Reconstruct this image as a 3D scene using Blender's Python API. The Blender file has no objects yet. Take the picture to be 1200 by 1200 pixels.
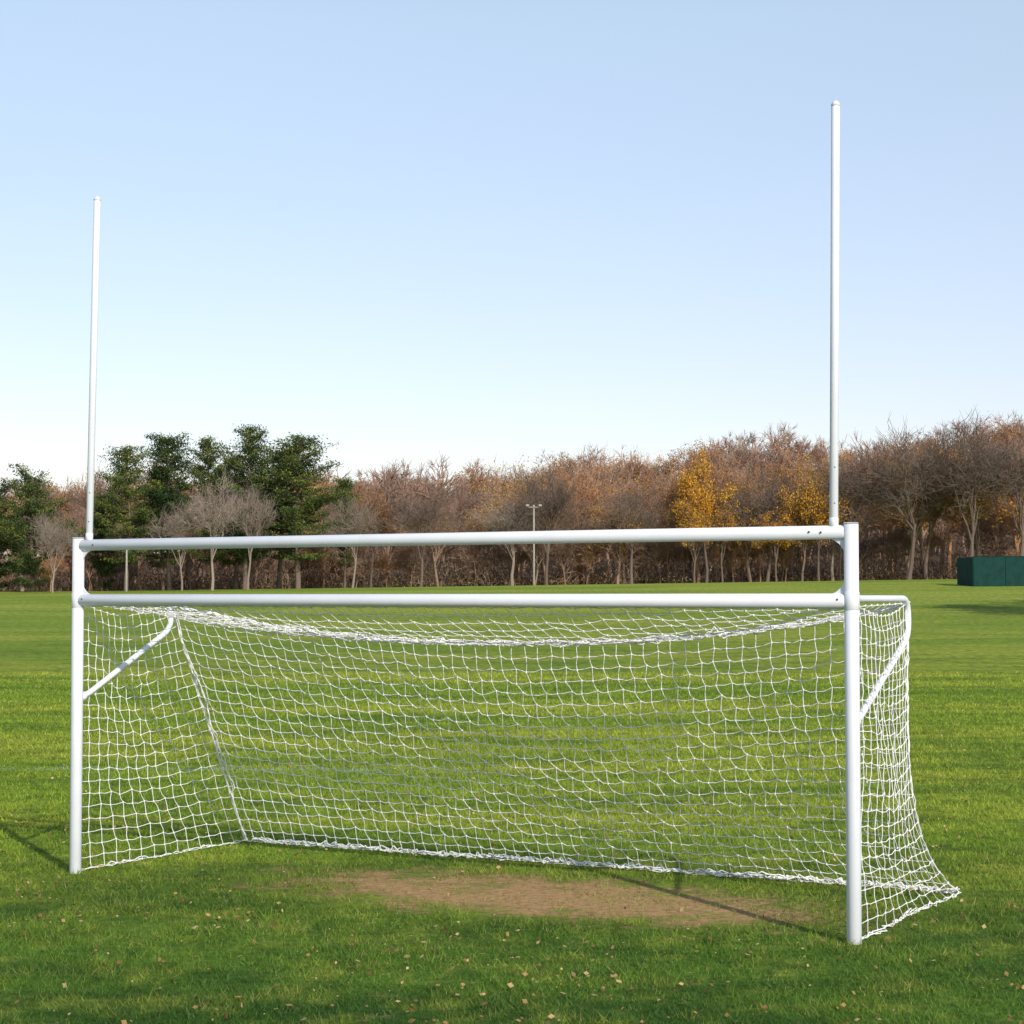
import bpy, math, random
import numpy as np
from mathutils import Vector, Quaternion
random.seed(7); rng=np.random.default_rng(7)
sc=bpy.context.scene
sc.view_settings.view_transform='Standard'; sc.view_settings.look='None'; sc.view_settings.exposure=0
COL=sc.collection

# ------------------------------------------------------------ helpers
def add_obj(name,me,mat=None,parent=None):
    o=bpy.data.objects.new(name,me); COL.objects.link(o)
    if mat is not None and me is not None and len(me.materials)==0: me.materials.append(mat)
    if parent is not None: o.parent=parent
    return o
def empty(name,loc=(0,0,0)):
    o=bpy.data.objects.new(name,None); COL.objects.link(o); o.location=loc; o.empty_display_size=.3; return o
def mesh_arr(name,V,F,var=None,smooth=False):
    V=np.asarray(V,dtype=np.float32).reshape(-1,3); F=np.asarray(F,dtype=np.int32); k=F.shape[1]
    me=bpy.data.meshes.new(name)
    me.vertices.add(len(V)); me.vertices.foreach_set("co",V.ravel())
    me.loops.add(F.size); me.loops.foreach_set("vertex_index",F.ravel())
    me.polygons.add(len(F)); me.polygons.foreach_set("loop_start",np.arange(0,F.size,k,dtype=np.int32))
    me.polygons.foreach_set("use_smooth",np.full(len(F),smooth,dtype=bool))
    me.update(calc_edges=True)
    if var is not None:
        a=me.attributes.new("var",'FLOAT','FACE'); a.data.foreach_set("value",np.asarray(var,dtype=np.float32))
    me.validate()
    return me
def tube_arr(P0,P1,r0,r1,n=5):
    P0=np.asarray(P0,float);P1=np.asarray(P1,float);N=len(P0)
    r0=np.broadcast_to(r0,(N,)).astype(float);r1=np.broadcast_to(r1,(N,)).astype(float)
    d=P1-P0; L=np.linalg.norm(d,axis=1,keepdims=True); d=d/np.maximum(L,1e-9)
    ref=np.where(np.abs(d[:,2:3])>.9,np.array([[1.,0,0]]),np.array([[0,0,1.]]))
    a=np.cross(d,ref); a/=np.linalg.norm(a,axis=1,keepdims=True); b=np.cross(d,a)
    th=np.arange(n)*2*math.pi/n
    ring=a[:,None,:]*np.cos(th)[None,:,None]+b[:,None,:]*np.sin(th)[None,:,None]
    V=np.stack([P0[:,None,:]+ring*r0[:,None,None],P1[:,None,:]+ring*r1[:,None,None]],axis=1).reshape(-1,3)
    base=(np.arange(N)*2*n)[:,None]; i=np.arange(n); j=(i+1)%n
    F=np.stack([base+i,base+j,base+n+j,base+n+i],axis=2).reshape(-1,4)
    return V,F
def merge(parts):
    Vs=[];Fs=[];o=0
    for V,F in parts:
        Vs.append(V);Fs.append(F+o);o+=len(V)
    return np.concatenate(Vs),np.concatenate(Fs)
def poly_curve(name,pts,r,mat,parent,res=8):
    cu=bpy.data.curves.new(name,'CURVE');cu.dimensions='3D';cu.bevel_depth=r;cu.bevel_resolution=res;cu.use_fill_caps=True
    sp=cu.splines.new('POLY');sp.points.add(len(pts)-1)
    for p,q in zip(sp.points,pts): p.co=(q[0],q[1],q[2],1)
    sp.use_smooth=True
    cu.materials.append(mat)
    o=bpy.data.objects.new(name,cu);COL.objects.link(o);o.parent=parent;return o
def fillet(pts,rad,n=8):
    out=[Vector(pts[0])]
    for i in range(1,len(pts)-1):
        a,b,c=map(Vector,(pts[i-1],pts[i],pts[i+1]))
        u=(a-b);w=(c-b);t=min(rad,u.length*.45,w.length*.45)
        p=b+u.normalized()*t;q=b+w.normalized()*t
        for k in range(n+1):
            s=k/n; out.append(p*(1-s)**2+b*2*s*(1-s)+q*s*s)
    out.append(Vector(pts[-1]));return out
def bm_cyl(name,p0,p1,r,mat,parent,seg=28,r1=None):
    p0=Vector(p0);p1=Vector(p1);r1=r if r1 is None else r1
    d=(p1-p0);L=d.length;d.normalize()
    ref=Vector((1,0,0)) if abs(d.z)>.9 else Vector((0,0,1))
    a=d.cross(ref).normalized();b=d.cross(a)
    ch=min(.006,r*.2)
    rings=[(0,r-ch),(ch,r),(L-ch,r1),(L,r1-ch)]
    V=[];F=[]
    for (h,rr) in rings:
        for k in range(seg):
            t=2*math.pi*k/seg; V.append(p0+d*h+(a*math.cos(t)+b*math.sin(t))*rr)
    for q in range(3):
        for k in range(seg):
            k2=(k+1)%seg; F.append((q*seg+k,q*seg+k2,(q+1)*seg+k2,(q+1)*seg+k))
    F.append(tuple(range(seg-1,-1,-1)));F.append(tuple(range(3*seg,4*seg)))
    me=bpy.data.meshes.new(name);me.from_pydata([tuple(v) for v in V],[],F)
    for p in me.polygons: p.use_smooth=len(p.vertices)==4
    me.update();return add_obj(name,me,mat,parent)
def box(name,c,s,mat,parent,rot=0,bev=0):
    import bmesh
    bm=bmesh.new();bmesh.ops.create_cube(bm,size=1)
    for v in bm.verts: v.co=Vector((v.co.x*s[0],v.co.y*s[1],v.co.z*s[2]))
    if bev: bmesh.ops.bevel(bm,geom=bm.edges[:],offset=bev,segments=2,affect='EDGES')
    me=bpy.data.meshes.new(name);bm.to_mesh(me);bm.free()
    o=add_obj(name,me,mat,parent);o.location=c;o.rotation_euler=(0,0,rot);return o

def sst(a,b,x):
    t=np.clip((x-a)/(b-a),0,1);return t*t*(3-2*t)
def vnoise(x,y,s=1.0,k=0):
    x=np.asarray(x,float)*s;y=np.asarray(y,float)*s
    return (np.sin(x*1.3+1.7*np.sin(y*.9+k))+np.sin(y*1.7+2.1*np.sin(x*.7+k*1.3))+np.sin((x+y)*.8+1.3*np.sin((x-y)*1.1+k)))/3
def terr(x,y):
    x=np.asarray(x,float);y=np.asarray(y,float)
    r=3.0+1.1*np.clip((x+40)/80,0,1)
    z=r*sst(45,178,y)
    H=11+.065*np.clip(x,-90,110)
    z=z+(H-1)*sst(205,335,y)+vnoise(x,y,.03,2)*1.2*sst(200,300,y)
    z=z+vnoise(x,y,.05,1)*.10*sst(40,90,y)
    return z

# ------------------------------------------------------------ materials
def newmat(name):
    m=bpy.data.materials.new(name);m.use_nodes=True;nt=m.node_tree
    b=nt.nodes['Principled BSDF'];return m,nt,b
def N(nt,t,**k):
    n=nt.nodes.new(t)
    for a,v in k.items(): setattr(n,a,v)
    return n
def math_n(nt,op,a,b=None,clamp=False):
    n=nt.nodes.new('ShaderNodeMath');n.operation=op;n.use_clamp=clamp
    for i,v in enumerate((a,b)):
        if v is None: continue
        if isinstance(v,(int,float)): n.inputs[i].default_value=v
        else: nt.links.new(v,n.inputs[i])
    return n.outputs[0]
def mixc(nt,f,a,b,mode='MIX'):
    n=nt.nodes.new('ShaderNodeMix');n.data_type='RGBA';n.blend_type=mode
    for i,v in ((0,f),(6,a),(7,b)):
        if isinstance(v,(int,float)): n.inputs[i].default_value=v
        elif isinstance(v,tuple): n.inputs[i].default_value=(v[0],v[1],v[2],1)
        else: nt.links.new(v,n.inputs[i])
    return n.outputs[2]
def noise(nt,vec,scale,detail=4,rough=.55):
    n=nt.nodes.new('ShaderNodeTexNoise');n.inputs['Scale'].default_value=scale;n.inputs['Detail'].default_value=detail;n.inputs['Roughness'].default_value=rough
    nt.links.new(vec,n.inputs['Vector']);return n.outputs['Fac']
def mrange(nt,v,a,b,c=0,d=1,smooth=True):
    n=nt.nodes.new('ShaderNodeMapRange');n.interpolation_type='SMOOTHSTEP' if smooth else 'LINEAR'
    nt.links.new(v,n.inputs[0])
    for i,q in enumerate((a,b,c,d)): n.inputs[i+1].default_value=q
    return n.outputs[0]
def stretch(nt,vec,s):
    n=nt.nodes.new('ShaderNodeVectorMath');n.operation='MULTIPLY';nt.links.new(vec,n.inputs[0]);n.inputs[1].default_value=s;return n.outputs[0]

def grass_color(nt):
    g=N(nt,'ShaderNodeNewGeometry');pos=g.outputs['Position']
    sep=N(nt,'ShaderNodeSeparateXYZ');nt.links.new(pos,sep.inputs[0]);X,Y=sep.outputs[0],sep.outputs[1]
    flat=stretch(nt,pos,(1,1,0))
    n1=noise(nt,stretch(nt,flat,(.35,.9,1)),.55,5,.6)
    n2=noise(nt,flat,1.9,5,.65)
    n4=noise(nt,stretch(nt,flat,(.7,1,1)),4.5,3,.6)
    n3=noise(nt,stretch(nt,flat,(.25,1,1)),.11,5,.65)
    near=mrange(nt,Y,12.5,22)  # foreground stays darker: lusher grass, plus tree shade put into the colour
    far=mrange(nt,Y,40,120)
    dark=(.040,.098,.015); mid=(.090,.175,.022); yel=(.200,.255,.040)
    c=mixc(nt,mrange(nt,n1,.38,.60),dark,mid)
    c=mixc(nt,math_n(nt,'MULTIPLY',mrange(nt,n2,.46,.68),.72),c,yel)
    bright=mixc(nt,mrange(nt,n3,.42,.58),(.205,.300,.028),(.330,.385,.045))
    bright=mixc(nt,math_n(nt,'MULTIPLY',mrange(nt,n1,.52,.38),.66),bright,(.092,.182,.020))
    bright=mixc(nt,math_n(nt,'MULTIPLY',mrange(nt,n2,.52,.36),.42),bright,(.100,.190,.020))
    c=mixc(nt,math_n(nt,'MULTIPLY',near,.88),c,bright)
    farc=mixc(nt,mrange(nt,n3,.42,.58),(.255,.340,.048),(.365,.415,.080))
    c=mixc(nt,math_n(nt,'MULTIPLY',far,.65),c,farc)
    c=mixc(nt,math_n(nt,'MULTIPLY',mrange(nt,n4,.52,.34),.50),c,(.032,.076,.013))
    c=mixc(nt,math_n(nt,'MULTIPLY',mrange(nt,n4,.60,.72),.35),c,(.31,.28,.11))
    ln=math_n(nt,'ABSOLUTE',math_n(nt,'SUBTRACT',math_n(nt,'ADD',Y,math_n(nt,'MULTIPLY',X,.05)),27.6))
    lm=math_n(nt,'MULTIPLY',mrange(nt,ln,.11,.03),mrange(nt,X,1,-3))
    lm=math_n(nt,'MULTIPLY',lm,mrange(nt,n2,.35,.6,.2,.7))
    c=mixc(nt,lm,c,(.22,.36,.42))
    dx=math_n(nt,'DIVIDE',math_n(nt,'SUBTRACT',X,.3),2.3)
    dy=math_n(nt,'DIVIDE',math_n(nt,'SUBTRACT',math_n(nt,'ADD',Y,math_n(nt,'MULTIPLY',X,.40)),16.2),1.15)
    rr=math_n(nt,'ADD',math_n(nt,'MULTIPLY',dx,dx),math_n(nt,'MULTIPLY',dy,dy))
    rr=math_n(nt,'ADD',rr,math_n(nt,'MULTIPLY',math_n(nt,'SUBTRACT',n2,.5),3.8))
    rr=math_n(nt,'ADD',rr,math_n(nt,'MULTIPLY',math_n(nt,'SUBTRACT',n4,.5),2.4))
    dirt=mrange(nt,rr,1.45,.05)
    return c,dirt,pos,flat,Y,n2
def mat_ground():
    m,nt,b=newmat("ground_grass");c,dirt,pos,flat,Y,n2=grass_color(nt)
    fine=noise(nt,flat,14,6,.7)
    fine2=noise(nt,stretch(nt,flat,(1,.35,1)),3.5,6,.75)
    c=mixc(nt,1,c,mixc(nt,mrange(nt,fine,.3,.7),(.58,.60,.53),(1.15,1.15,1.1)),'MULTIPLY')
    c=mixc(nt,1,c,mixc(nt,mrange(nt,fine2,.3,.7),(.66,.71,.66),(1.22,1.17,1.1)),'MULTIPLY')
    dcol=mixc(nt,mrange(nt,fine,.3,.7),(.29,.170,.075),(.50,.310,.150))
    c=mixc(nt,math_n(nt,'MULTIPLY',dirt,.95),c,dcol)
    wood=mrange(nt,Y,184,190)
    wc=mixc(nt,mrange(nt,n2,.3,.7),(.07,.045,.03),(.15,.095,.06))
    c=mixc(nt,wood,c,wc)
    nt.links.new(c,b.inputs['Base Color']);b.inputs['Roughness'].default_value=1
    b.inputs['Specular IOR Level'].default_value=.1
    bp=N(nt,'ShaderNodeBump');bp.inputs['Strength'].default_value=.6;bp.inputs['Distance'].default_value=.04
    nt.links.new(fine,bp.inputs['Height']);nt.links.new(bp.outputs[0],b.inputs['Normal'])
    return m
def leafy(name,stops,trans=.3,rand=0.0,rough=.8):
    m,nt,b=newmat(name);at=N(nt,'ShaderNodeAttribute',attribute_name="var")
    v=at.outputs['Fac']
    if rand:
        oi=N(nt,'ShaderNodeObjectInfo');v=math_n(nt,'ADD',v,math_n(nt,'MULTIPLY',math_n(nt,'SUBTRACT',oi.outputs['Random'],.5),rand),True)
    r=N(nt,'ShaderNodeValToRGB');e=r.color_ramp.elements
    while len(e)<len(stops): e.new(.5)
    for el,(p,c) in zip(e,stops): el.position=p;el.color=(*c,1)
    nt.links.new(v,r.inputs[0])
    shade_mix(nt,b,r.outputs[0],trans);b.inputs['Roughness'].default_value=rough;b.inputs['Specular IOR Level'].default_value=.15
    return m
def shade_mix(nt,b,col,trans):
    nt.links.new(col,b.inputs['Base Color'])
    if trans>0:
        t=N(nt,'ShaderNodeBsdfTranslucent');nt.links.new(col,t.inputs[0])
        mx=N(nt,'ShaderNodeMixShader');mx.inputs[0].default_value=trans
        nt.links.new(b.outputs[0],mx.inputs[1]);nt.links.new(t.outputs[0],mx.inputs[2])
        nt.links.new(mx.outputs[0],nt.nodes['Material Output'].inputs[0])
def mat_blades():
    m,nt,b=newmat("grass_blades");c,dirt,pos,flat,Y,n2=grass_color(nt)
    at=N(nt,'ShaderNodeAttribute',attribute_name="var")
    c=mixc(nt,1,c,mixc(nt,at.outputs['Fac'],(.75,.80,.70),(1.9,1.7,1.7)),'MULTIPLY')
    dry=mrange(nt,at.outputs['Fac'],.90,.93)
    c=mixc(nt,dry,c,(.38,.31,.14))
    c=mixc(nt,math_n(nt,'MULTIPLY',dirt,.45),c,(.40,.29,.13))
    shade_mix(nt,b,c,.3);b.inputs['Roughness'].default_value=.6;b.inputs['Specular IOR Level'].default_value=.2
    return m
def mat_bark(name,c1,c2,rand=.5,c3=None):
    m,nt,b=newmat(name);tc=N(nt,'ShaderNodeTexCoord');n=noise(nt,tc.outputs['Object'],1.2,4)
    oi=N(nt,'ShaderNodeObjectInfo')
    f=math_n(nt,'ADD',math_n(nt,'MULTIPLY',n,1-rand),math_n(nt,'MULTIPLY',oi.outputs['Random'],rand),True)
    col=mixc(nt,f,c1,c2)
    if c3:
        q=math_n(nt,'FRACT',math_n(nt,'MULTIPLY',oi.outputs['Random'],7.31))
        col=mixc(nt,mrange(nt,q,.55,1.0,0,.9),col,c3)
    nt.links.new(col,b.inputs['Base Color']);b.inputs['Roughness'].default_value=.95;b.inputs['Specular IOR Level'].default_value=.1
    return m
def mat_plain(name,c,rough=.5,metal=0,spec=.5,var=.06,scale=6):
    m,nt,b=newmat(name);tc=N(nt,'ShaderNodeTexCoord');n=noise(nt,tc.outputs['Object'],scale,4)
    c2=tuple(max(0,x*(1-var*3)) for x in c)
    nt.links.new(mixc(nt,mrange(nt,n,.35,.75),c,c2),b.inputs['Base Color'])
    b.inputs['Roughness'].default_value=rough;b.inputs['Metallic'].default_value=metal;b.inputs['Specular IOR Level'].default_value=spec
    return m
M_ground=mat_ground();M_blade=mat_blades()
M_paint=mat_plain("white_powder_coat",(.70,.73,.79),.5,0,.35,.02,3)
M_net=mat_plain("white_net_twine",(.80,.80,.78),.85,0,.15,.03,5)
M_bolt=mat_plain("steel_bolt",(.18,.18,.19),.4,.8)
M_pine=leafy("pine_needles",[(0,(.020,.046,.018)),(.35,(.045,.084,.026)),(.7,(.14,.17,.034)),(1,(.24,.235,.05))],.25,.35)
M_orange=leafy("orange_leaves",[(0,(.42,.17,.02)),(.5,(.70,.36,.04)),(1,(.80,.52,.08))],.4)
M_rust=leafy("rust_leaves",[(0,(.26,.13,.05)),(.45,(.44,.21,.06)),(.8,(.60,.34,.08)),(1,(.68,.44,.10))],.35,.9)
M_brush=leafy("brush_leaves",[(0,(.07,.06,.03)),(.35,(.15,.10,.06)),(.7,(.24,.15,.085)),(1,(.32,.24,.13))],.25)
M_under=leafy("undergrowth_twigs",[(0,(.09,.065,.05)),(.5,(.20,.14,.10)),(1,(.34,.24,.18))],.15)
M_leaf=leafy("dead_leaves",[(0,(.16,.08,.035)),(.5,(.38,.23,.10)),(1,(.58,.42,.23))],.2)
M_barkd=mat_bark("bark_dark",(.11,.085,.07),(.19,.14,.115))
M_twig=mat_bark("bark_woods",(.18,.12,.090),(.36,.24,.18),.6,(.42,.22,.11))
M_barkp=mat_bark("bark_pale",(.22,.17,.145),(.31,.25,.21))

# ------------------------------------------------------------ ground
xs=np.concatenate([np.linspace(-900,-130,12),np.linspace(-120,-21,34),np.linspace(-20,20,41),np.linspace(23,120,33),np.linspace(130,900,12)])
ys=np.concatenate([np.linspace(-80,5,12),np.linspace(8,60,45),np.linspace(63,350,110),np.linspace(370,1600,16)])
XX,YY=np.meshgrid(xs,ys);ZZ=terr(XX,YY)
V=np.stack([XX,YY,ZZ],2).reshape(-1,3);nx=len(xs)
i,j=np.meshgrid(np.arange(nx-1),np.arange(len(ys)-1));a=(j*nx+i).ravel()
F=np.stack([a,a+1,a+nx+1,a+nx],1)
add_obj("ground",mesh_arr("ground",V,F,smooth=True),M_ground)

NB=480000
Yb=9.6*(60/9.6)**rng.random(NB);Xb=(rng.random(NB)*2-1)*(.285*Yb+.9)
cl=.5+.5*vnoise(Xb,Yb,2.6,5)*.6+.5*vnoise(Xb,Yb,7.0,2)*.4
dn=((Xb-.3)/2.3)**2+((Yb+.40*Xb-16.2)/1.15)**2+vnoise(Xb,Yb,2.4,3)*.75
keep=(rng.random(NB)<np.clip((dn-.15)/1.2,.10,1))&(rng.random(NB)<.35+.9*cl)
Xb=Xb[keep];Yb=Yb[keep];cl=cl[keep];n=len(Xb)
h=(.016+.034*rng.random(n))*(.6+.9*cl)*(1+.01*(Yb-10));h[rng.random(n)<.05]*=1.6
w=.0030*(Yb/11)**.85*(.7+.6*rng.random(n))
az=rng.random(n)*2*math.pi;la=rng.random(n)*2*math.pi;le=h*(.2+1.2*rng.random(n))
zb=terr(Xb,Yb)
B=np.stack([Xb,Yb,zb-.003],1)
side=np.stack([np.cos(az)*w,np.sin(az)*w,np.zeros(n)],1)
tip=B+np.stack([np.cos(la)*le,np.sin(la)*le,h],1)
V=np.stack([B-side,B+side,tip],1).reshape(-1,3)
F=np.arange(n*3).reshape(-1,3)
add_obj("grass",mesh_arr("grass",V,F,var=np.clip(rng.random(n)*.8+.2*cl,0,1)),M_blade)

def quads(C,size,asp=.6,flat=0.0,zb=0.0):
    n=len(C);d=rng.normal(size=(n,3));
    if flat: d[:,2]*=(1-flat)
    if zb: d[:,2]*=(1+zb)
    d/=np.linalg.norm(d,axis=1,keepdims=True)
    e=rng.normal(size=(n,3))
    if flat: e[:,2]*=(1-flat)
    e=e-d*np.sum(e*d,1,keepdims=True);e/=np.linalg.norm(e,axis=1,keepdims=True)
    s=np.asarray(size)
    if s.ndim==0: s=np.full(n,float(s))
    s=s[:,None]
    V=np.stack([C-d*s,C-e*s*asp,C+d*s,C+e*s*asp],1).reshape(-1,3)
    return V,np.arange(n*4).reshape(-1,4)
NL=7500
Yl=10*(36/10)**(rng.random(NL)**1.1);Xl=(rng.random(NL)*2-1)*(.30*Yl+1)
kp=rng.random(NL)<.30+.70*sst(-.3,.6,vnoise(Xl,Yl,.8,6));Xl=Xl[kp];Yl=Yl[kp];NL=len(Xl)
C=np.stack([Xl,Yl,terr(Xl,Yl)+.022+.026*rng.random(NL)],1)
V,F=quads(C,.008+.019*rng.random(NL)**1.8,.7,.7)
add_obj("fallen_leaves",mesh_arr("fallen_leaves",V,F,var=rng.random(NL)),M_leaf)

# ------------------------------------------------------------ goal
GL=np.array([-3.91,17.43,0.]);GR=np.array([2.44,13.90,0.])
W=np.linalg.norm(GR-GL);U=(GR-GL)/W;Vd=np.array([-U[1],U[0],0.])
def G(u,v,z):
    u=np.asarray(u,float);v=np.asarray(v,float);z=np.asarray(z,float)
    return GL+u[...,None]*U+v[...,None]*Vd+z[...,None]*np.array([0,0,1.])
def g(u,v,z): return Vector(G(np.array(u),np.array(v),np.array(z)))
goal=empty("football_soccer_goal",tuple(GL))
bpy.context.view_layer.update()
def fixp(o): o.matrix_parent_inverse=goal.matrix_world.inverted();return o
R=.053
for k,u in enumerate((0,W)):
    fixp(bm_cyl("post_%d"%(k+1),g(u,0,-.05),g(u,0,2.995),R,M_paint,goal))
    fixp(bm_cyl("post_cap_%d"%(k+1),g(u,0,2.992),g(u,0,3.004),R+.003,M_paint,goal))
    fixp(bm_cyl("post_sleeve_%d"%(k+1),g(u,0,2.37),g(u,0,2.51),R+.0035,M_paint,goal))
fixp(bm_cyl("crossbar",g(R-.01,0,2.44),g(W-R+.01,0,2.44),R,M_paint,goal))
fixp(bm_cyl("upper_crossbar",g(R-.01,0,2.935),g(W-R+.01,0,2.935),R-.003,M_paint,goal))
ups=[((.125,0,2.985),(.155,.03,6.06)),((W-.13,0,2.985),(W-.10,.02,6.05))]
for k,(a,b) in enumerate(ups):
    a=g(*a);b=g(*b)
    fixp(bm_cyl("upright_%d"%(k+1),a,b,.0315,M_paint,goal))
    d=(b-a).normalized()
    fixp(bm_cyl("upright_cap_%d"%(k+1),b-d*.002,b+d*.035,.0345,M_paint,goal,r1=.022))
    fixp(bm_cyl("upright_socket_%d"%(k+1),a-d*.01,a+d*.06,.034,M_paint,goal))
    for q in (.16,.42):
        p=a+d*q; fixp(bm_cyl("upright_bolt_%d"%k,p-Vector((0,.034,0)),p-Vector((0,.028,0)),.006,M_bolt,goal,10))
def gusset(name,u0,sg,z0,zs,s=.15):
    t=.006
    prof=[(0,0),(s,0)]+[(s*(1-math.sin(a)) ,s*(1-math.cos(a))) for a in np.linspace(.25,1.32,8)]+[(0,s)]
    V=[];
    for v in (-t,t):
        for (x,z) in prof: V.append(tuple(g(u0+sg*x,v,z0+zs*z)))
    m=len(prof);F=[tuple(range(m)),tuple(range(2*m-1,m-1,-1))]+[(k,(k+1)%m,m+(k+1)%m,m+k) for k in range(m)]
    me=bpy.data.meshes.new(name);me.from_pydata(V,[],F);me.update();fixp(add_obj(name,me,M_paint,goal))
gusset("gusset_1",R-.01,1,2.935-R+.01,-1);gusset("gusset_2",W-R+.01,-1,2.935-R+.01,-1)
gusset("gusset_3",R-.01,1,2.44+R-.01,1);gusset("gusset_4",W-R+.01,-1,2.44+R-.01,1)
for k,(u,z) in enumerate([(.21,2.935),(W-.21,2.935),(W-.30,2.94),(.09,2.45),(W-.09,2.45)]):
    p=g(u,-R+.002,z);q=g(u,-R-.004,z);fixp(bm_cyl("bolt_%d"%(k+1),q,p,.008,M_bolt,goal,12))
for k,(u,sg,b) in enumerate([(0,1,1.30),(W,-1,1.30)]):
    pts=[g(u,R*.7,2.455),g(u,b,2.455),g(u,b+.02,2.17),g(u,.16,1.60),g(u,R*.7,1.565)]
    o=poly_curve("backstay_%d"%(k+1),fillet(pts,.13,8),.026,M_paint,goal);fixp(o)
    for z in (2.455,1.565): fixp(bm_cyl("backstay_collar_%d"%k,g(u,R-.01,z),g(u,R+.05,z+.005),.034,M_paint,goal,20))

SP=[];EP=[];KN=[]
def strand(A,B,sag):
    M=(A+B)/2;M=M.copy();M[:,2]-=sag
    M=M+rng.normal(scale=.0035,size=M.shape)
    SP.extend([A,M]);EP.extend([M,B])
def lay_grid(P,sag=.006):
    strand(P[:-1].reshape(-1,3),P[1:].reshape(-1,3),sag);strand(P[:,:-1].reshape(-1,3),P[:,1:].reshape(-1,3),sag)
    KN.append(P.reshape(-1,3))
BL,BR=2.50,2.62;TD=1.28
def corner_v(s,t):
    p=1.0+.6*s+3.6*s**6
    return TD+(BL+(BR-BL)*s-TD)*t**p
def topz(s): return 2.42-.345*(4*s*(1-s))**.85-.014*np.sin(s*math.pi*14)**2
nu,nt_=58,21
S,T=np.meshgrid(np.linspace(0,1,nu+1),np.linspace(0,1,nt_+1),indexing='ij')
u=S*W;z=topz(S)*(1-T)+.02*T
v=corner_v(S,T)+.12*np.sin(T*math.pi)*np.sin(S*math.pi)*(1+.5*np.sin(S*9))+.04*vnoise(S*20,T*6,1,2)*np.sin(math.pi*T)
inn=np.sin(math.pi*T)**.3*np.sin(math.pi*S)**.3
I,J=np.meshgrid(np.arange(nu+1),np.arange(nt_+1),indexing='ij');st=np.where((I+J)%2==0,1.,-1.)
u=u+inn*(st*.015+.024*vnoise(S*9,T*5,1,4)+rng.normal(scale=.006,size=S.shape))
z=z+inn*(st*.011+.028*vnoise(S*8,T*4,1,9)+rng.normal(scale=.006,size=S.shape)-.05*np.sin(math.pi*S)*(1-T))
z=np.maximum(z,.012)
lay_grid(G(u,v,z),.009)
ntp=9
S,T=np.meshgrid(np.linspace(0,1,nu+1),np.linspace(0,1,ntp+1),indexing='ij')
u=S*W;v=.02+(TD-.02)*T;z=(2.40)*(1-T)+topz(S)*T-.12*np.sin(math.pi*T)*np.sin(math.pi*S)**.5
inn=np.sin(math.pi*T)**.3*np.sin(math.pi*S)**.3
u=u+inn*rng.normal(scale=.012,size=S.shape);z=z+inn*(.02*vnoise(S*12,T*4,1,1)+rng.normal(scale=.008,size=S.shape))
lay_grid(G(u,v,z))
for k,(u0,s) in enumerate([(0,0.),(W,1.)]):
    nw=14 if k==0 else 13
    Wp,T=np.meshgrid(np.linspace(0,1,nw+1),np.linspace(0,1,nt_+1),indexing='ij')
    sv=np.full(T.shape,s);v=.04+(corner_v(sv,T)-.04)*Wp**(1.0 if k==0 else .9)
    z=2.42*(1-T)+.02*T-(.12 if k==0 else .09)*np.sin(math.pi*Wp)*(1-T)**.7
    I,J=np.meshgrid(np.arange(nw+1),np.arange(nt_+1),indexing='ij');st=np.where((I+J)%2==0,1.,-1.)
    inn=np.sin(math.pi*T)**.3*np.sin(math.pi*Wp)**.3
    uu=u0+(-.05 if k==0 else .06)*np.sin(math.pi*T)*np.sin(math.pi*Wp)+.04*vnoise(Wp*5,T*7,1,k)*inn
    v=v+inn*(st*.012+.02*vnoise(Wp*4,T*9,1,k+3)+rng.normal(scale=.006,size=T.shape))
    z=np.maximum(z+inn*(st*.009+.025*vnoise(Wp*6,T*5,1,k+7)+rng.normal(scale=.006,size=T.shape)),.012)
    lay_grid(G(uu,v,z))
P0=np.concatenate(SP);P1=np.concatenate(EP)
KN_=np.concatenate(KN)
parts=[tube_arr(P0,P1,.0037,.0037,4)]
parts.append(tube_arr(KN_-[0,0,.008],KN_+[0,0,.008],.0072,.0072,5))
def rope(fn,n,r,jit,strands):
    t=np.linspace(0,1,n)
    for k in range(strands):
        P=fn(t).copy();P+=rng.normal(scale=jit,size=P.shape)*np.array([1,1,.9])
        P[:,2]=np.maximum(P[:,2],.008)
        parts.append(tube_arr(P[:-1],P[1:],r,r,5))
rope(lambda t:G(t*W,np.full(t.shape,TD),topz(t)),110,.0060,.015,7)
rope(lambda t:G(.1+t*(W-.1),BL+(BR-BL)*t+.02*np.sin(t*17),np.full(t.shape,.028)),150,.0065,.018,6)
rope(lambda t:G(np.zeros(t.shape)+.01,corner_v(np.zeros(t.shape),t),2.42*(1-t)+.02*t),40,.006,.006,3)
rope(lambda t:G(.03+.05*np.sin(t*math.pi)*np.ones(t.shape),corner_v(np.zeros(t.shape),t)-.05*np.sin(t*9)**2,2.42*(1-t)+.02*t),40,.006,.010,2)
rope(lambda t:G(np.full(t.shape,W),corner_v(np.ones(t.shape),t),2.42*(1-t)+.02*t),40,.005,.006,2)
rope(lambda t:G(.02*np.sin(t*15),.05+(BL-.05)*t,np.full(t.shape,.02)),36,.005,.010,2)
rope(lambda t:G(W+.03*np.sin(t*9),.05+(BR-.05)*t,np.full(t.shape,.02)),36,.005,.012,3)
rope(lambda t:G(t*W,np.full(t.shape,.025),np.full(t.shape,2.385)+.006*np.sin(t*180)),170,.004,.003,1)
rope(lambda t:G(np.full(t.shape,0.),np.full(t.shape,.058),2.40*(1-t)+.02),60,.004,.003,1)
rope(lambda t:G(np.full(t.shape,W),np.full(t.shape,.058),2.40*(1-t)+.02),60,.004,.003,1)
V,F=merge(parts)
fixp(add_obj("net",mesh_arr("net",V,F,smooth=True),M_net,goal))

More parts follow.
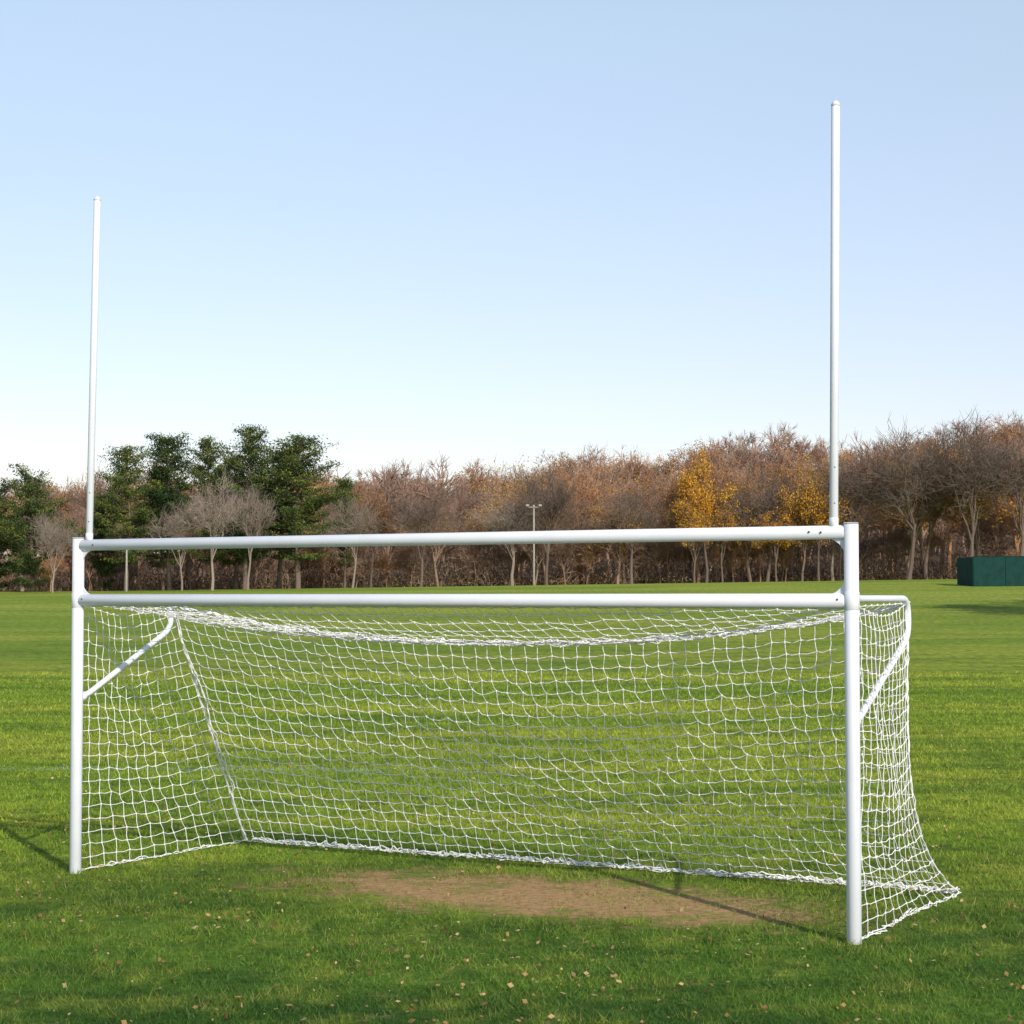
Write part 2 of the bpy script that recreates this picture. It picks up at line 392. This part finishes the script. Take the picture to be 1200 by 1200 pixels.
# ------------------------------------------------------------ trees
def bare_tree(seed,H=13,spread=1.0,levels=5,fork=.28,twr=.012,K=2):
    r=random.Random(seed);S=[];E=[];R0=[];R1=[];ends=[]
    def rv(s): return Vector((r.gauss(0,s),r.gauss(0,s),r.gauss(0,s)))
    def grow(p,d,L,rad,lv):
        nseg=3 if lv<3 else 2;pts=[p.copy()];q=p.copy();dd=d.copy()
        for k in range(nseg):
            dd=(dd+rv(.10+.05*lv)+Vector((0,0,.06 if lv>0 else .15))).normalized();q2=q+dd*L/nseg
            f0=1-.5*k/nseg;f1=1-.5*(k+1)/nseg
            S.append(tuple(q));E.append(tuple(q2));R0.append(rad*f0);R1.append(rad*f1);q=q2;pts.append(q.copy())
        if lv>=levels: ends.append((q.copy(),dd.copy()));return
        nc=[5,4,4,4,3,3][lv]
        for c in range(nc):
            t=.45+.55*(c+r.random())/nc if lv>0 else (.62+.38*(c+.5)/nc)
            t=min(t,.999);ii=int(t*nseg);b=pts[ii].lerp(pts[ii+1],t*nseg-ii)
            ang=r.uniform(.35,.85)*spread*(.75 if lv==0 else 1)
            if c==nc-1: ang*=.35
            ax=dd.orthogonal().normalized();ax.rotate(Quaternion(dd,r.uniform(0,6.283)))
            nd=dd.copy();nd.rotate(Quaternion(ax,ang))
            grow(b,nd,L*r.uniform(.55,.80)*(1.15 if lv==0 else .93),rad*(.5 if lv else .42)*r.uniform(.8,1.1),lv+1)
    grow(Vector((0,0,-.3)),Vector((0,0,1)),H*fork,H*.017,0)
    S=np.array(S);E=np.array(E);R0=np.maximum(np.array(R0),twr);R1=np.maximum(np.array(R1),twr*.8)
    e=np.array([tuple(x[0]) for x in ends]);dd=np.array([tuple(x[1]) for x in ends])
    sc_=H/ (np.percentile(e[:,2],99.5))
    b=np.repeat(e,K,0);dr=np.repeat(dd,K,0)+rng.normal(scale=.5,size=(len(e)*K,3));dr[:,2]+=.25
    dr/=np.linalg.norm(dr,axis=1,keepdims=True)
    S=np.concatenate([S,b]);E=np.concatenate([E,b+dr*(H*.05)*rng.uniform(.5,1.3,(len(b),1))])
    R0=np.concatenate([R0,np.full(len(b),twr*.8)]);R1=np.concatenate([R1,np.full(len(b),twr*.4)])
    S*=sc_;E*=sc_
    big=R0>.06
    parts=[tube_arr(S[big],E[big],R0[big],R1[big],7),tube_arr(S[~big],E[~big],R0[~big],R1[~big],3)]
    V,F=merge(parts);return V,F,e*sc_
bares=[];bare_ends=[];light=[]
for k in range(6):
    V,F,e=bare_tree(100+k,13,[1.0,.8,1.1,.9,1.2,.7][k],5,[.30,.36,.26,.33,.28,.4][k],.017)
    me=mesh_arr("bare_tree_mesh_%d"%k,V,F);bares.append(me);bare_ends.append(e)
    V,F,e=bare_tree(200+k,13,[1.0,.8,1.1,.9,1.2,.7][k],4,[.26,.3,.22,.28,.22,.3][k],.034,6)
    m=mesh_arr("far_tree_mesh_%d"%k,V,F);m.materials.append(M_twig);light.append(m)
bares_t=[m.copy() for m in bares];bares_p=[m.copy() for m in bares];bares_d=[m.copy() for m in bares]
for m in bares_t: m.materials.append(M_twig)
for m in bares_p: m.materials.append(M_barkp)
for m in bares_d: m.materials.append(M_barkd)

def pine(seed,H=14,wid=2.8,bare=.22,gap=.95):
    r=np.random.default_rng(seed);C=[];var=[];S=[];E=[];R0=[];R1=[]
    lean=r.normal(scale=.02,size=2)
    def ax(z): return np.array([lean[0]*z+.15*math.sin(z*.5+seed),lean[1]*z,z])
    zz=np.linspace(-.3,H*.97,14)
    for a,b in zip(zz[:-1],zz[1:]):
        S.append(ax(a));E.append(ax(b));R0.append(.22*(1-a/H)+.04);R1.append(.22*(1-b/H)+.03)
    z=H*bare
    while z<H*.985:
        f=(z/H-bare)/(1-bare)
        prof=(math.sin(min(1,f*1.6+.30)*math.pi*.5))*(1-f)**.60+.13
        tier=r.uniform(.6,1.3)
        k=r.integers(5,8);a0=r.random()*6.28
        for i in range(k):
            if r.random()<.13: continue
            a=a0+i*6.283/k+r.normal(scale=.35);L=wid*prof*tier*r.uniform(.5,1.3)
            up=r.uniform(-.05,.25)+.55*f*f
            p0=ax(z+r.normal(scale=.12));dr=np.array([math.cos(a),math.sin(a),up]);p1=p0+dr*L+np.array([0,0,.12*L])
            mid=p0+dr*L*.5+np.array([0,0,-.05*L]);S+= [p0,mid];E+=[mid,p1];R0+=[.06,.04];R1+=[.04,.02]
            nc=max(2,int(L/.25))
            for c in range(nc):
                t=.26+.80*(c+r.random()*.6)/nc
                q=p0+dr*L*t+np.array([0,0,.14*L*t*t])+r.normal(scale=[.3,.3,.05])*min(L,2)*.25
                sd=.22+.11*r.random();m=30
                pts=q+r.normal(size=(m,3))*np.array([sd*1.3,sd*1.3,sd*.44]);C.append(pts)
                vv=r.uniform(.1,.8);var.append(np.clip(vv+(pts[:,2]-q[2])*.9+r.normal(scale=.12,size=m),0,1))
        z+=r.uniform(.7,1.2)*gap*(1-.45*f)
    C=np.concatenate(C);var=np.concatenate(var)
    V,F=quads(C,r.uniform(.07,.17,len(C)),.34)
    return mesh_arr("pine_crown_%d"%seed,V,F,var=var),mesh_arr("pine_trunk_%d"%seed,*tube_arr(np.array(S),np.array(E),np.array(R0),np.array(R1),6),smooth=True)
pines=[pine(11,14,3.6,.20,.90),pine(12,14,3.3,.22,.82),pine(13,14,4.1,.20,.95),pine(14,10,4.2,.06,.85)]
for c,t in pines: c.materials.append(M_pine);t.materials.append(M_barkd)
def put_pine(X,Y,H,k,wx=1,rot=0):
    z=float(terr(X,Y));e=empty("pine_tree",(X,Y,z));base=14 if k<3 else 10
    e.scale=(wx*H/base,wx*H/base,H/base);e.rotation_euler=(0,0,rot)
    add_obj("crown",pines[k][0],None,e);add_obj("trunk",pines[k][1],None,e)
for (X,Y,H,k,wx,rot) in [(-32.8,165,12.4,0,.95,.3),(-29.6,167,13.2,1,1.0,1.9),(-26.2,170,13.2,2,.8,4.0),(-22.9,166,13.9,2,.9,2.2),(-18.4,165,13.2,0,1.1,3.6),
    (-20.6,171,12.3,1,1.1,5.3),(-24.6,173,12.0,0,.9,.9),(-31,172,10.8,2,.8,4.4),(-41.3,166,9.9,3,.85,.5),(-45.5,170,9.0,3,.95,2.5),(-36.6,173,8.6,3,.6,3.3),(-15.2,176,9.8,1,.8,1.0),
    (34.5,94,13,0,1.3,1),(39,98,13,2,1.3,1),(44,100,14,0,1.3,2),(50,103,14,2,1.3,.4)]:
    put_pine(X,Y,H,k,wx,rot)

def put_bare(X,Y,H,k,mset=None,rot=0,wx=1,name="bare_tree",parent=None):
    mset=mset or bares_d
    o=add_obj(name,mset[k],None,parent);o.location=(X,Y,float(terr(X,Y)))
    o.scale=(wx*H/13,wx*H/13,H/13);o.rotation_euler=(0,0,rot);return o
for (X,Y,H,k,ms,rot,wx) in [(-24.5,158,9.2,0,bares_p,0,.9),(-22,161,8.4,1,bares_p,2,.8),(-38.0,160,6.3,2,bares_p,1,.9),(-27.3,160,7.4,2,bares_p,4,.8),
    (36.0,176,13.6,4,bares_d,0,1.05),(31.5,178,12.8,0,bares_d,2.2,1),(41.5,174,13.8,2,bares_d,1.1,1),(46.0,175,14.0,0,bares_d,4,1.1),(39.0,182,13,5,bares_d,3,1),
    (3.2,180,10.5,1,bares_d,1,1),(11.2,181,10.5,3,bares_d,2,1),(-8.5,180,9.5,0,bares_d,5,1),(24.0,182,10.8,4,bares_d,1,1),(-14.2,172,8.0,4,bares_p,1,.9)]:
    put_bare(X,Y,H,k,ms,rot,wx)
rust=[]
for k in range(6):
    en=bare_ends[k];en=en[en[:,2]>2.5];m=6;idx=rng.choice(len(en),int(len(en)*.8))
    C=np.repeat(en[idx],m,0)+rng.normal(scale=.35,size=(len(idx)*m,3))
    V,F=quads(C,rng.uniform(.06,.14,len(C)),.7);me=mesh_arr("rust_leaves_%d"%k,V,F,var=np.clip(rng.normal(.5,.18,len(C)),0,1));me.materials.append(M_rust);rust.append(me)
woods=empty("distant_woodland")
cnt=0
for row,(Y0,step,H0) in enumerate([(186,4.4,9.8),(195,4.4,10.5),(207,4.0,11.0),(224,4.0,11.0),(248,4.1,11.0),(282,4.4,11.0),(322,4.6,11.4)]):
    X=-.30*Y0-4
    while X<.30*Y0+4:
        x=X+random.uniform(-2.0,2.0);y=Y0+random.uniform(-5,5)
        H=H0*random.uniform(.74,1.20)
        if x>25 and row<4: H*=1.12
        k=random.randrange(6)
        ms=(bares_t if random.random()>.2 else (bares_p if random.random()<.6 else bares_d)) if row<2 else light
        o=put_bare(x,y,H,k,ms,random.uniform(0,6.28),random.uniform(.85,1.3),"woodland_tree",woods)
        if random.random()<((.45 if x>0 else .2) if row<3 else .2):
            o2=add_obj("woodland_leaves",rust[k],None,woods);o2.location=o.location;o2.scale=o.scale;o2.rotation_euler=o.rotation_euler
        X+=step*random.uniform(.7,1.3);cnt+=1
for k in range(80):
    x=random.uniform(-56,58);y=random.uniform(183,190)
    put_bare(x,y,random.uniform(3.0,6.5),random.randrange(6),light,random.uniform(0,6.28),random.uniform(.9,1.4),"woodland_sapling",woods)
print("woods",cnt)
def orange(X,Y,H,k,rot,dens,wx=1.0):
    e=empty("autumn_tree",(X,Y,float(terr(X,Y))));e.scale=(wx*H/13,wx*H/13,H/13);e.rotation_euler=(0,0,rot)
    add_obj("branches",bares_d[k],None,e)
    en=bare_ends[k];en=en[en[:,2]>2.2];idx=rng.choice(len(en),int(len(en)*dens));m=11
    C=np.repeat(en[idx],m,0)+rng.normal(scale=.34,size=(len(idx)*m,3))
    V,F=quads(C,rng.uniform(.07,.15,len(C)),.7)
    add_obj("leaves",mesh_arr("autumn_leaves",V,F,var=np.clip(rng.normal(.55,.25,len(C)),0,1)),M_orange,e)
orange(18.1,180,11.8,5,0,.9,.8);orange(16.9,179,7.5,2,1,.8,.9);orange(19.6,180,7.5,0,1,.7,.8);orange(28.4,179,11.4,3,2,.7,.65);orange(24.5,179,6.5,0,2,.8,1.0);orange(27.0,180,8.0,1,2,.7,1.0);orange(21.2,186,9.5,1,3,.5,.8);orange(30.6,180,7.5,0,2,.6,.9)
C=[];va=[]
for k in range(420):
    x=random.uniform(-66,68);y=random.uniform(183,192);hh=random.uniform(.5,1.8)*(1.3 if x<-5 else .9);z=float(terr(x,y))
    m=60;p=rng.normal(size=(m,3))*np.array([1.0,.7,hh*.32])+np.array([x,y,z+hh*.5]);p[:,2]=np.maximum(p[:,2],z)
    C.append(p);va.append(np.clip(random.uniform(.1,.8)+rng.normal(scale=.15,size=m),0,1))
C=np.concatenate(C);va=np.concatenate(va);V,F=quads(C,rng.uniform(.06,.15,len(C)),.5)
add_obj("brush",mesh_arr("brush",V,F,var=va),M_brush)
n=60000
y=185+150*rng.random(n)**1.6;x=(rng.random(n)*2-1)*(.31*y+3)
hh=(2.2+1.9*vnoise(x,y,.35,4))+.9
C=np.stack([x,y,terr(x,y)+hh*rng.random(n)**1.3],1)
V,F=quads(C,rng.uniform(.25,.7,n),.07,0,1.2)
add_obj("undergrowth",mesh_arr("undergrowth",V,F,var=np.clip(.5+.3*vnoise(x,y,.5,1)+rng.normal(scale=.2,size=n),0,1)),M_under)

# ------------------------------------------------------------ far structures
M_wood=mat_plain("weathered_pole",(.34,.31,.28),.9)
M_green=mat_plain("green_windscreen",(.006,.045,.038),.8,0,.2,.12,2)
M_lamp=mat_plain("lamp_housing",(.30,.30,.30),.5)
def light_pole(X,Y,H):
    z=float(terr(X,Y));e=empty("light_pole",(X,Y,z))
    bm_cyl("pole",(0,0,-.2),(0,0,H),.10,M_wood,e,12,.07)
    box("crossarm",(0,-.12,H-.2),(1.3,.07,.07),M_wood,e)
    for k,x in enumerate((-.55,.55)):
        o=box("floodlight_%d"%(k+1),(x,-.22,H-.08),(.28,.22,.20),M_lamp,e,0,.04);o.rotation_euler=(math.radians(-25),0,0)
light_pole(1.9,168,7.0);light_pole(-31.5,158,3.8)
e=empty("windscreen_fence",(0,0,0))
x0,x1,yf=33.4,52.0,140.0;n=8
zb=[float(terr(x,yf)) for x in np.linspace(x0,x1,n+1)]
zt=zb[0]+2.15
for k in range(n):
    xa=x0+(x1-x0)*k/n;xb=x0+(x1-x0)*(k+1)/n
    box("panel_%d"%(k+1),((xa+xb)/2,yf,(zt+zb[0]-.15)/2),(xb-xa-.05,.03,zt-zb[0]+.15),M_green,e)
    bm_cyl("fence_post_%d"%(k+1),(xa,yf+.06,zb[0]-.4),(xa,yf+.06,zt+.06),.04,M_green,e,10)
for k in range(2):
    box("side_panel_%d"%(k+1),(x0,yf+1.3+k*2.5,(zt+zb[0]-.15)/2),(.03,2.44,zt-zb[0]+.15),M_green,e)
bm_cyl("top_rail",(x0,yf+.06,zt+.03),(x1,yf+.06,zt+.03),.03,M_green,e,10)

# ------------------------------------------------------------ light, sky, camera
el=math.radians(31);hx,hy=.42,-.9075
sund=Vector((hx*math.cos(el),hy*math.cos(el),math.sin(el)))
L=bpy.data.lights.new("sun",'SUN');L.energy=4.3;L.angle=math.radians(.9);L.color=(1,.93,.82)
so=bpy.data.objects.new("sun",L);COL.objects.link(so);so.rotation_euler=sund.to_track_quat('Z','Y').to_euler();so.location=(30,-30,40)
wd=bpy.data.worlds.new("World");sc.world=wd;wd.use_nodes=True;nt=wd.node_tree
bg=nt.nodes['Background'];sk=nt.nodes.new('ShaderNodeTexSky');sk.sky_type='NISHITA';sk.sun_disc=False
sk.sun_elevation=el;sk.sun_rotation=math.atan2(hx,hy);sk.altitude=0;sk.air_density=1.0;sk.dust_density=.6;sk.ozone_density=2.0
tc=nt.nodes.new('ShaderNodeTexCoord');sp=nt.nodes.new('ShaderNodeSeparateXYZ');nt.links.new(tc.outputs['Generated'],sp.inputs[0])
K=1/.13
r=nt.nodes.new('ShaderNodeValToRGB');nt.links.new(sp.outputs[2],r.inputs[0]);els=r.color_ramp.elements
hz=[(0,(.22,.06,.10)),(.08,(.22,.09,.10)),(.18,(.24,.18,.16)),(.29,(.26,.26,.22)),(.6,(.05,.06,.08))]
while len(els)<len(hz): els.new(.5)
for e_,(p,c) in zip(els,hz): e_.position=p;e_.color=(*c,1)
mp=stretch(nt,tc.outputs['Generated'],(2.2,2.2,22))
cn=noise(nt,mp,1.6,6,.6)
lowm=mrange(nt,sp.outputs[2],.10,.02)
cl_=math_n(nt,'MULTIPLY',math_n(nt,'MULTIPLY',mrange(nt,cn,.48,.70),lowm),.5)
hzc=mixc(nt,cl_,r.outputs[0],(.34,.12,.12))
sc_=nt.nodes.new('ShaderNodeVectorMath');sc_.operation='SCALE';nt.links.new(hzc,sc_.inputs[0]);sc_.inputs['Scale'].default_value=K
ad=nt.nodes.new('ShaderNodeVectorMath');ad.operation='ADD';nt.links.new(sk.outputs[0],ad.inputs[0]);nt.links.new(sc_.outputs[0],ad.inputs[1])
nt.links.new(ad.outputs[0],bg.inputs[0]);bg.inputs[1].default_value=.13
cam=bpy.data.cameras.new("camera");cam.lens=2265/1200*36;cam.sensor_width=36;cam.clip_end=4000;cam.clip_start=.1
co=bpy.data.objects.new("camera",cam);COL.objects.link(co);co.location=(0,0,2.465);co.rotation_euler=(math.radians(92.53),0,0)
sc.camera=co
